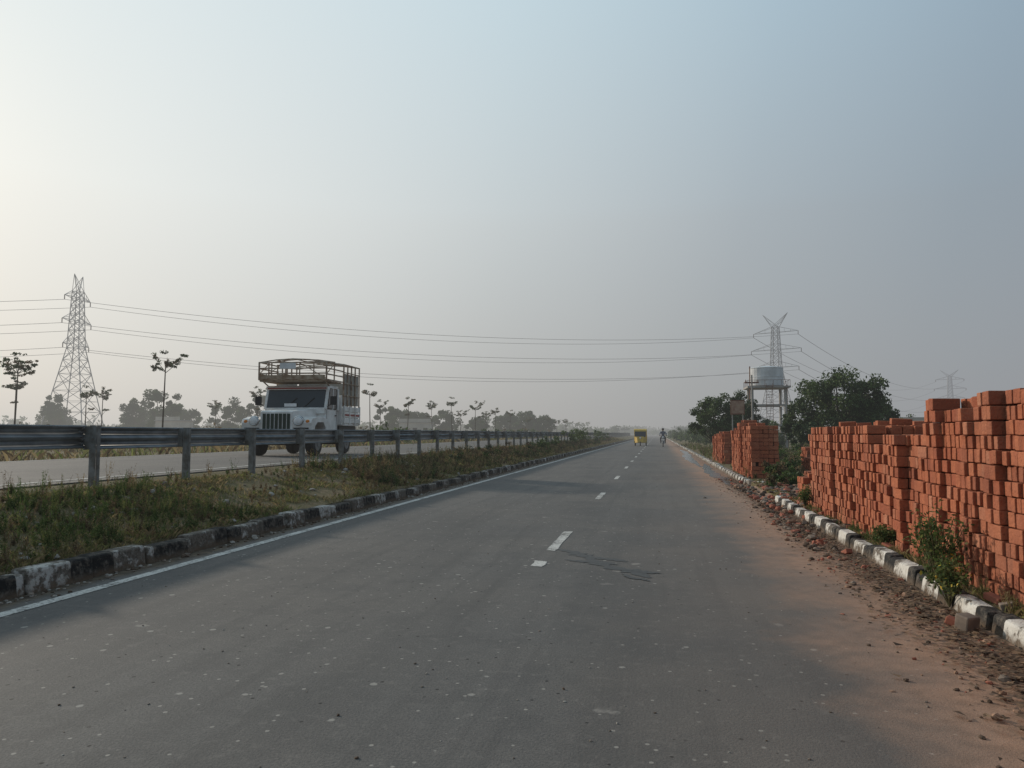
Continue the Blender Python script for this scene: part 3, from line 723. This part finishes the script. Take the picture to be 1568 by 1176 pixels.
mb = MB(); mb.cyl((0, 0, 0), (0, 0, 4.7), .075, .05, 8, 0); mb.box(-.4, .4, -.04, .04, 4.2, 4.28, 1)
for s in (-.35, 0, .35): mb.cyl((s, 0, 4.28), (s, 0, 4.42), .035, .02, 6, 1)
mb.obj('utility_pole', [mConc, mRust], loc=(5.6, 47, .1))
mb = MB(); mb.box(-.40, .40, -.03, .03, 2.3, 3.15, 0); mb.box(-.36, .36, -.036, -.031, 2.36, 3.09, 2)
mb.cyl((-.3, .07, 0), (-.3, .07, 3.0), .035, None, 6, 1); mb.cyl((.3, .07, 0), (.3, .07, 3.0), .035, None, 6, 1)
mb.obj('advertising_board', [mRust, mConc, mat('board_face', (.24, .13, .09), (.36, .25, .18), 5, .7)], loc=(4.65, 46, .1))
mCream = mat('plaster', (.48, .44, .37), (.36, .33, .28), .8, .9); mWin = mat('dark_opening', (.02, .02, .02), None, 3, .6)
def house(name, loc, sx, sy, sz, rz=0, wins=3):
    e = empty(name, (loc[0], loc[1], float(gz(loc[0]))), rz); mb = MB(); mb.box(-sx/2, sx/2, -sy/2, sy/2, -.2, sz, 0); mb.box(-sx/2-.15, sx/2+.15, -sy/2-.15, sy/2+.15, sz, sz+.15, 1)
    mb.box(-sx/2, sx/2, -sy/2, -sy/2+.15, sz+.15, sz+.75, 0)
    mb.obj('walls_and_roof', [mCream, mConc], e); mb = MB()
    for k in range(wins):
        c = -sx/2+(k+.5)*sx/wins; mb.box(c-.4, c+.4, -sy/2-.03, -sy/2+.02, (0 if k == 1 else 1), 2.1 if sz > 2.2 else 1.9, 0)
    mb.obj('windows_and_door', [mWin], e)
house('plaster_house', (-83, 118), 4.6, 4, 3.2); house('plaster_house', (22.5, 76), 4.5, 4, 1.9, .1); house('plaster_house', (40, 112), 7, 5, 2.3, -.1)
house('plaster_house', (-46, 140), 6, 5, 3.1, .2)

# ---------------------------------------------------------------- pickup truck (faces -y)
mW = mat('white_paint', (.76, .76, .74), (.55, .53, .50), 2.2, .4, spec=.5)
mBlk = mat('rubber', (.02, .02, .02), (.04, .037, .033), 8, .85); mDk = mat('dark_trim', (.02, .02, .022), None, 5, .5)
mGrn = mat('dark_green_grille', (.015, .035, .025), None, 5, .5)
mGl = mat('glass', (.012, .015, .018), (.02, .024, .028), 1, .12, spec=.5)
mCh = mat('chrome', (.6, .6, .6), (.4, .4, .4), 5, .25, metal=.9)
mLens = mat('headlamp', (.75, .76, .76), None, 5, .15, spec=.8); mWood = mat('faded_slats', (.40, .33, .25), (.20, .13, .08), 5, .85)
mCage = mat('cage_tube', (.44, .38, .30), (.20, .11, .065), 6, .75); mOr = mat('orange_lens', (.7, .22, .03), None, 5, .3)
mTarp = mat('grey_panel', (.36, .34, .30), (.24, .22, .19), 3, .85)
mRd = mat('red_stripe', (.30, .04, .03), None, 5, .5)
mHub = mat('wheel_hub', (.24, .23, .22), None, 5, .6)
e = empty('pickup_truck', (-10.95, 20.2, .624), math.radians(4), (1.13, 1.07, 1.0))
mb = MB()
mb.hexa([(-.40, .14, .8), (.40, .14, .8), (.62, 1.35, .8), (-.62, 1.35, .8), (-.40, .14, 1.32), (.40, .14, 1.32), (.62, 1.35, 1.44), (-.62, 1.35, 1.44)], 0)
mb.hexa([(-.44, .10, .72), (.44, .10, .72), (.44, .16, .72), (-.44, .16, .72), (-.44, .10, 1.30), (.44, .10, 1.30), (.44, .16, 1.35), (-.44, .16, 1.35)], 0)
fp = [(.12, .78), (.08, .98), (.16, 1.10), (.5, 1.17), (1.1, 1.17), (1.40, 1.05), (1.40, .55), (1.22, .55), (1.15, .85), (1.0, 1.0), (.55, 1.0), (.38, .88), (.30, .7)]
mb.extr(fp, -.95, -.44, 0); mb.extr(fp, .44, .95, 0)
mb.box(-.88, .88, 1.36, 2.3, .55, 1.42, 0); mb.box(-.86, .86, 1.30, 1.42, 1.28, 1.47, 0)
for x0, x1 in ((-.90, -.82), (.82, .90)): mb.hexa([(x0, 1.32, 1.42), (x1, 1.32, 1.42), (x1, 1.40, 1.42), (x0, 1.40, 1.42), (x0, 1.50, 2.06), (x1, 1.50, 2.06), (x1, 1.58, 2.06), (x0, 1.58, 2.06)], 0)
mb.hexa([(-.90, 1.48, 2.03), (.90, 1.48, 2.03), (.90, 1.60, 2.03), (-.90, 1.60, 2.03), (-.88, 1.46, 2.13), (.88, 1.46, 2.13), (.88, 1.60, 2.16), (-.88, 1.60, 2.16)], 0)
mb.box(-.90, .90, 1.57, 2.3, 2.08, 2.17, 0)
for s in (-1, 1):
    xa, xb = (s*.89-.03, s*.89+.03); mb.box(xa, xb, 2.2, 2.32, 1.40, 2.1, 0); mb.box(xa, xb, 1.82, 1.86, 1.42, 2.1, 0)
mb.box(-.86, .86, 2.26, 2.31, 1.4, 2.07, 0)
mb.box(-1.0, 1.0, 2.42, 3.95, .92, 1.0, 0)
for s in (-1, 1):
    for z in (1.0, 1.19, 1.38): mb.box(s*1.0-.025, s*1.0+.025, 2.42, 3.95, z, z+.165, 0)
    for yv in (2.45, 2.95, 3.45, 3.9): mb.box(s*1.03-.015, s*1.03+.015, yv-.03, yv+.03, .95, 1.58, 0)
mb.box(-.97, .97, 2.38, 2.44, .95, 1.9, 0); mb.box(-.97, .97, 3.92, 3.97, .95, 1.55, 0)
mb.obj('body', [mW], e, bevel=.025)
mb = MB()
for k in range(7): c = -.33+k*.11; mb.box(c-.040, c+.040, .080, .105, .80, 1.25, 2)
mb.hexa([(-.82, 1.325, 1.46), (.82, 1.325, 1.46), (.82, 1.36, 1.46), (-.82, 1.36, 1.46), (-.82, 1.485, 2.04), (.82, 1.485, 2.04), (.82, 1.515, 2.04), (-.82, 1.515, 2.04)], 1)
for s in (-1, 1):
    mb.hexa([(s*.895-.01, 1.46, 1.45), (s*.895+.01, 1.46, 1.45), (s*.895+.01, 1.81, 1.45), (s*.895-.01, 1.81, 1.45), (s*.895-.01, 1.60, 2.06), (s*.895+.01, 1.60, 2.06), (s*.895+.01, 1.81, 2.06), (s*.895-.01, 1.81, 2.06)], 1)
    mb.box(s*.895-.01, s*.895+.01, 1.87, 2.19, 1.45, 2.06, 1)
    mb.box(s*.885-.003, s*.885+.003, 1.40, 1.41, .62, 1.40, 0); mb.box(s*.885-.004, s*.885+.004, 2.19, 2.20, .62, 1.40, 0)
    mb.box(s*.9-.015, s*.9+.015, 2.05, 2.15, 1.22, 1.25, 0)
    mb.box(s*1.08-.09, s*1.08+.09, 1.36, 1.40, 1.55, 1.82, 0); mb.cyl((s*.9, 1.40, 1.5), (s*1.05, 1.38, 1.62), .012, None, 6, 0)
    mb.cyl((s*.25, 1.315, 1.47), (s*.25+.28, 1.39, 1.78), .01, None, 5, 0)
    mb.box(s*.69-.24, s*.69+.24, .17, 1.2, .64, .78, 0)
    mb.box(s*.67-.20, s*.67+.20, .085, .11, .70, .84, 0)
mb.box(-.82, .82, -.06, .04, .48, .62, 0); mb.box(-.7, -.6, .02, .3, .5, .60, 0); mb.box(.6, .7, .02, .3, .5, .60, 0)
mb.box(-.42, .42, .14, 3.9, .48, .70, 0); mb.box(-.9, .9, 2.4, 3.9, .78, .915, 0)
mb.obj('grille_glass_trim', [mDk, mGl, mGrn], e, bevel=.004)
mb = MB()
for s in (-1, 1):
    mb.lathe((s*.60, .10, 1.04), (0, -1, 0), [(.145, -.05), (.145, .03), (.125, .045), (.115, .04)], 20, 0)
    mb.lathe((s*.60, .10, 1.04), (0, -1, 0), [(.112, .0), (.112, .045), (.08, .06), (.02, .068)], 20, 1)
    mb.lathe((s*.84, .12, 1.02), (0, -1, 0), [(.05, -.02), (.05, .03), (.03, .045)], 12, 2)
mb.box(-.25, .25, -.075, -.062, .50, .60, 1)
mb.box(-.30, .05, 1.308, 1.32, 1.50, 1.60, 1)
mb.box(-.85, .85, 1.44, 1.458, 2.06, 2.10, 3)
for s in (-1, 1): mb.box(s*1.028-.002, s*1.028+.003, 2.5, 3.88, 1.24, 1.30, 3)
mb.obj('lamps_plate', [mCh, mLens, mOr, mRd], e)
mb = MB()
for s in (-1, 1):
    for yv in (.78, 3.15):
        c = (s*.76, yv, .365)
        mb.lathe(c, (s, 0, 0), [(.20, -.11), (.34, -.11), (.365, -.07), (.365, .07), (.34, .11), (.22, .115)], 26, 0)
        mb.lathe(c, (s, 0, 0), [(.21, .0), (.21, .118), (.17, .121), (.09, .122), (.08, .14), (.02, .145)], 18, 1)
mb.cyl((-.7, .78, .365), (.7, .78, .365), .05, None, 8, 0); mb.cyl((-.7, 3.15, .365), (.7, 3.15, .365), .06, None, 8, 0)
mb.obj('wheels', [mBlk, mHub], e)
mb = MB(); Z1 = 2.95
for s in (-1, 1):
    for yv in (2.45, 2.8, 3.15, 3.5, 3.9): mb.cyl((s*1.0, yv, 1.5), (s*1.0, yv, Z1-.04), .022, None, 6, 0)
    for z in (1.9, 2.3, 2.65, Z1-.04): mb.cyl((s*1.0, 2.42, z), (s*1.0, 3.93, z), .02, None, 6, 0)
    mb.box(s*.972-.006, s*.972+.006, 2.46, 3.88, 1.60, 2.62, 2)
    mb.cyl((s*.96, 1.12, 2.33), (s*.96, 1.12, 2.86), .025, None, 6, 0)
    for yv in (1.75,): mb.cyl((s*.96, yv, 2.3), (s*.96, yv, 2.90), .02, None, 6, 0)
    for z in (2.33, 2.50, 2.68, 2.87): mb.cyl((s*.96, 1.12, z), (s*.98, 2.45, z), .022, None, 6, 0)
    mb.cyl((s*.9, 1.12, 2.33), (s*.88, 1.55, 2.16), .02, None, 6, 0)
    mb.cyl((s*.96, 1.12, 2.5), (s*.97, 1.75, 2.87), .015, None, 6, 0)
for z in (2.33, 2.52, 2.68, 2.86): mb.cyl((-.96, 1.12, z), (.96, 1.12, z), .022, None, 6, 0)
for x in (-.6, -.2, .2, .6): mb.cyl((x, 1.12, 2.33), (x, 1.12, 2.86), .018, None, 6, 0)
mb.cyl((-.95, 1.12, 2.36), (-.2, 1.12, 2.84), .012, None, 5, 0); mb.cyl((.95, 1.12, 2.36), (.2, 1.12, 2.84), .012, None, 5, 0)
for yv in (1.12, 1.75, 2.45, 2.95, 3.45, 3.9):
    zb_ = 2.86 if yv < 1.2 else Z1-.04
    pts = [Vector((-.98+.49*k, yv, zb_+[0, .08, .11, .08, 0][k])) for k in range(5)]
    for p, q in zip(pts[:-1], pts[1:]): mb.cyl(p, q, .02, None, 6, 0)
for x, dz in ((-.49, .08), (0, .11), (.49, .08)): mb.cyl((x, 1.12, 2.86+dz), (x, 3.93, Z1-.04+dz), .016, None, 6, 0)
mb.box(-.95, .95, 1.14, 2.4, 2.27, 2.31, 1)
mb.box(-.93, .93, 1.085, 1.098, 2.34, 2.47, 1)
mb.box(-.94, .94, 3.945, 3.958, 1.6, 2.4, 2)
mb.cyl((-.5, 1.3, 2.40), (.4, 1.9, 2.42), .09, .08, 8, 2)
mb.box(-.35, .1, 1.07, 1.095, 2.66, 2.84, 3)
mb.obj('cargo_cage', [mCage, mWood, mTarp, mTank], e)

# ---------------------------------------------------------------- auto rickshaw (faces -y)
mYl = mat('yellow_canvas', (.58, .38, .06), (.45, .29, .05), 3, .6); mGr = mat('green_body', (.06, .15, .06), None, 3, .5)
e = empty('auto_rickshaw', (-1.75, 78, .004)); mb = MB()
mb.hexa([(-.28, .1, .35), (.28, .1, .35), (.6, .75, .3), (-.6, .75, .3), (-.34, .25, .95), (.34, .25, .95), (.62, .75, .98), (-.62, .75, .98)], 0)
mb.box(-.65, .65, .75, 2.6, .3, .55, 0); mb.box(-.66, .66, 1.6, 2.62, .5, 1.0, 0)
mb.extr([(.42, 1.48), (.55, 1.66), (1.0, 1.74), (2.2, 1.72), (2.6, 1.55), (2.64, 1.0), (2.56, 1.0), (2.5, 1.45), (2.2, 1.6), (.7, 1.56)], -.64, .64, 1)
for s in (-1, 1):
    mb.cyl((s*.58, .42, .95), (s*.6, .5, 1.55), .03, None, 6, 1); mb.cyl((s*.62, 1.6, .95), (s*.62, 1.6, 1.6), .025, None, 6, 1); mb.box(s*.63-.01, s*.63+.01, 1.9, 2.6, 1.0, 1.56, 1)
mb.obj('body_and_canopy', [mYl, mYl], e, bevel=.03)
mb = MB(); mb.hexa([(-.55, .33, .93), (.55, .33, .93), (.55, .35, .93), (-.55, .35, .93), (-.56, .47, 1.52), (.56, .47, 1.52), (.56, .49, 1.52), (-.56, .49, 1.52)], 0)
mb.box(-.55, .55, 1.7, 2.4, .55, .8, 1); mb.box(-.55, .55, 2.3, 2.5, .8, 1.3, 1); mb.box(-.25, .25, 1.05, 1.35, .55, .75, 1)
mb.lathe((0, .1, .22), (1, 0, 0), [(.1, -.05), (.22, -.05), (.22, .05), (.1, .05)], 16, 1)
for s in (-1, 1): mb.lathe((s*.56, 2.1, .22), (1, 0, 0), [(.1, -.06), (.22, -.06), (.22, .06), (.1, .06)], 16, 1)
mb.lathe((0, .14, .82), (0, -1, 0), [(.09, -.05), (.09, .04), (.03, .06)], 12, 2); mb.box(-.62, .62, .70, .745, .3, .5, 3)
mb.obj('glass_seats_wheels', [mGl, mBlk, mLens, mGr], e)

# ---------------------------------------------------------------- motorcycle and rider
e = empty('motorcycle', (.5, 73, .004)); mb = MB()
for yv in (0, 1.28): mb.lathe((0, yv, .31), (1, 0, 0), [(.22, -.045), (.31, -.04), (.31, .04), (.22, .045)], 20, 0); mb.cyl((-.06, yv, .31), (.06, yv, .31), .06, None, 8, 1)
mb.cyl((-.08, 0, .31), (-.08, .28, .95), .025, None, 6, 1); mb.cyl((.08, 0, .31), (.08, .28, .95), .025, None, 6, 1)
mb.cyl((-.36, .38, 1.05), (.36, .38, 1.05), .018, None, 6, 0)
mb.hexa([(-.13, .35, .72), (.13, .35, .72), (.1, .8, .72), (-.1, .8, .72), (-.11, .38, .96), (.11, .38, .96), (.08, .8, .86), (-.08, .8, .86)], 2)
mb.hexa([(-.12, .8, .72), (.12, .8, .72), (.1, 1.45, .78), (-.1, 1.45, .78), (-.12, .8, .84), (.12, .8, .84), (.1, 1.45, .88), (-.1, 1.45, .88)], 0)
mb.box(-.14, .14, .42, .82, .3, .68, 1); mb.cyl((.14, .6, .35), (.17, 1.4, .42), .045, None, 8, 1)
mb.cyl((-.07, 1.28, .31), (-.1, .7, .5), .02, None, 6, 1); mb.lathe((0, .2, .93), (0, -1, 0), [(.09, -.08), (.09, .03), (.04, .06)], 12, 3)
mb.obj('bike', [mBlk, mCh, mDk, mLens], e, bevel=.01)
def skin_fig(name, pts, edges, rad, m, parent=None, root=0):
    me = bpy.data.meshes.new(name); me.from_pydata(pts, edges, []); o = bpy.data.objects.new(name, me); sc.collection.objects.link(o)
    o.modifiers.new('skin', 'SKIN')
    for i, r in enumerate(rad): me.skin_vertices[0].data[i].radius = (r, r); me.skin_vertices[0].data[i].use_root = (i == root)
    ss = o.modifiers.new('sub', 'SUBSURF'); ss.levels = 2; ss.render_levels = 2
    me.materials.append(m)
    if parent: o.parent = parent
    return o
er = empty('motorcyclist', (.5, 73, .004))
mShirt = mat('shirt', (.16, .17, .21), None, 8, .9); mTr = mat('trousers', (.04, .04, .05), None, 8, .9); mSk = mat('skin', (.26, .15, .10), None, 8, .6)
skin_fig('torso', [(0, .98, .95), (0, .96, 1.15), (0, .90, 1.38), (0, .88, 1.50), (-.20, .88, 1.42), (-.30, .68, 1.22), (-.30, .46, 1.10), (.20, .88, 1.42), (.30, .68, 1.22), (.30, .46, 1.10)],
         [(0, 1), (1, 2), (2, 3), (2, 4), (4, 5), (5, 6), (2, 7), (7, 8), (8, 9)], [.15, .14, .16, .06, .07, .055, .042, .07, .055, .042], mShirt, er)
skin_fig('legs', [(0, 1.0, .92), (-.12, .95, .90), (-.22, .55, .84), (-.20, .68, .42), (-.2, .55, .34), (.12, .95, .90), (.22, .55, .84), (.20, .68, .42), (.2, .55, .34)],
         [(0, 1), (1, 2), (2, 3), (3, 4), (0, 5), (5, 6), (6, 7), (7, 8)], [.14, .11, .08, .055, .045, .11, .08, .055, .045], mTr, er)
mb = MB(); mb.lathe((0, .86, 1.5), (0, 0, 1), [(.045, 0), (.07, .04), (.095, .10), (.105, .16), (.10, .21), (.06, .26), (.01, .275)], 16, 0); mb.lathe((0, .86, 1.5), (0, 0, 1), [(.112, .13), (.125, .17), (.12, .23), (.07, .285), (.01, .30)], 16, 1)
mb.box(-.04, .04, .735, .77, 1.58, 1.62, 0)
for s in (-1, 1): mb.cyl((s*.30, .47, 1.10), (s*.30, .39, 1.06), .035, .03, 8, 0)
mb.obj('head_hands_helmet', [mSk, mDk], er, True)

# ---------------------------------------------------------------- camera
cd = bpy.data.cameras.new('camera'); cam = bpy.data.objects.new('camera', cd); sc.collection.objects.link(cam)
cd.sensor_width = 36; cd.lens = 36*1150/1568; cd.clip_end = 12000; cd.clip_start = .05
cam.location = (0, 0, 1.3); cam.rotation_euler = (math.radians(90+3.75), 0, math.radians(10.95))
sc.camera = cam
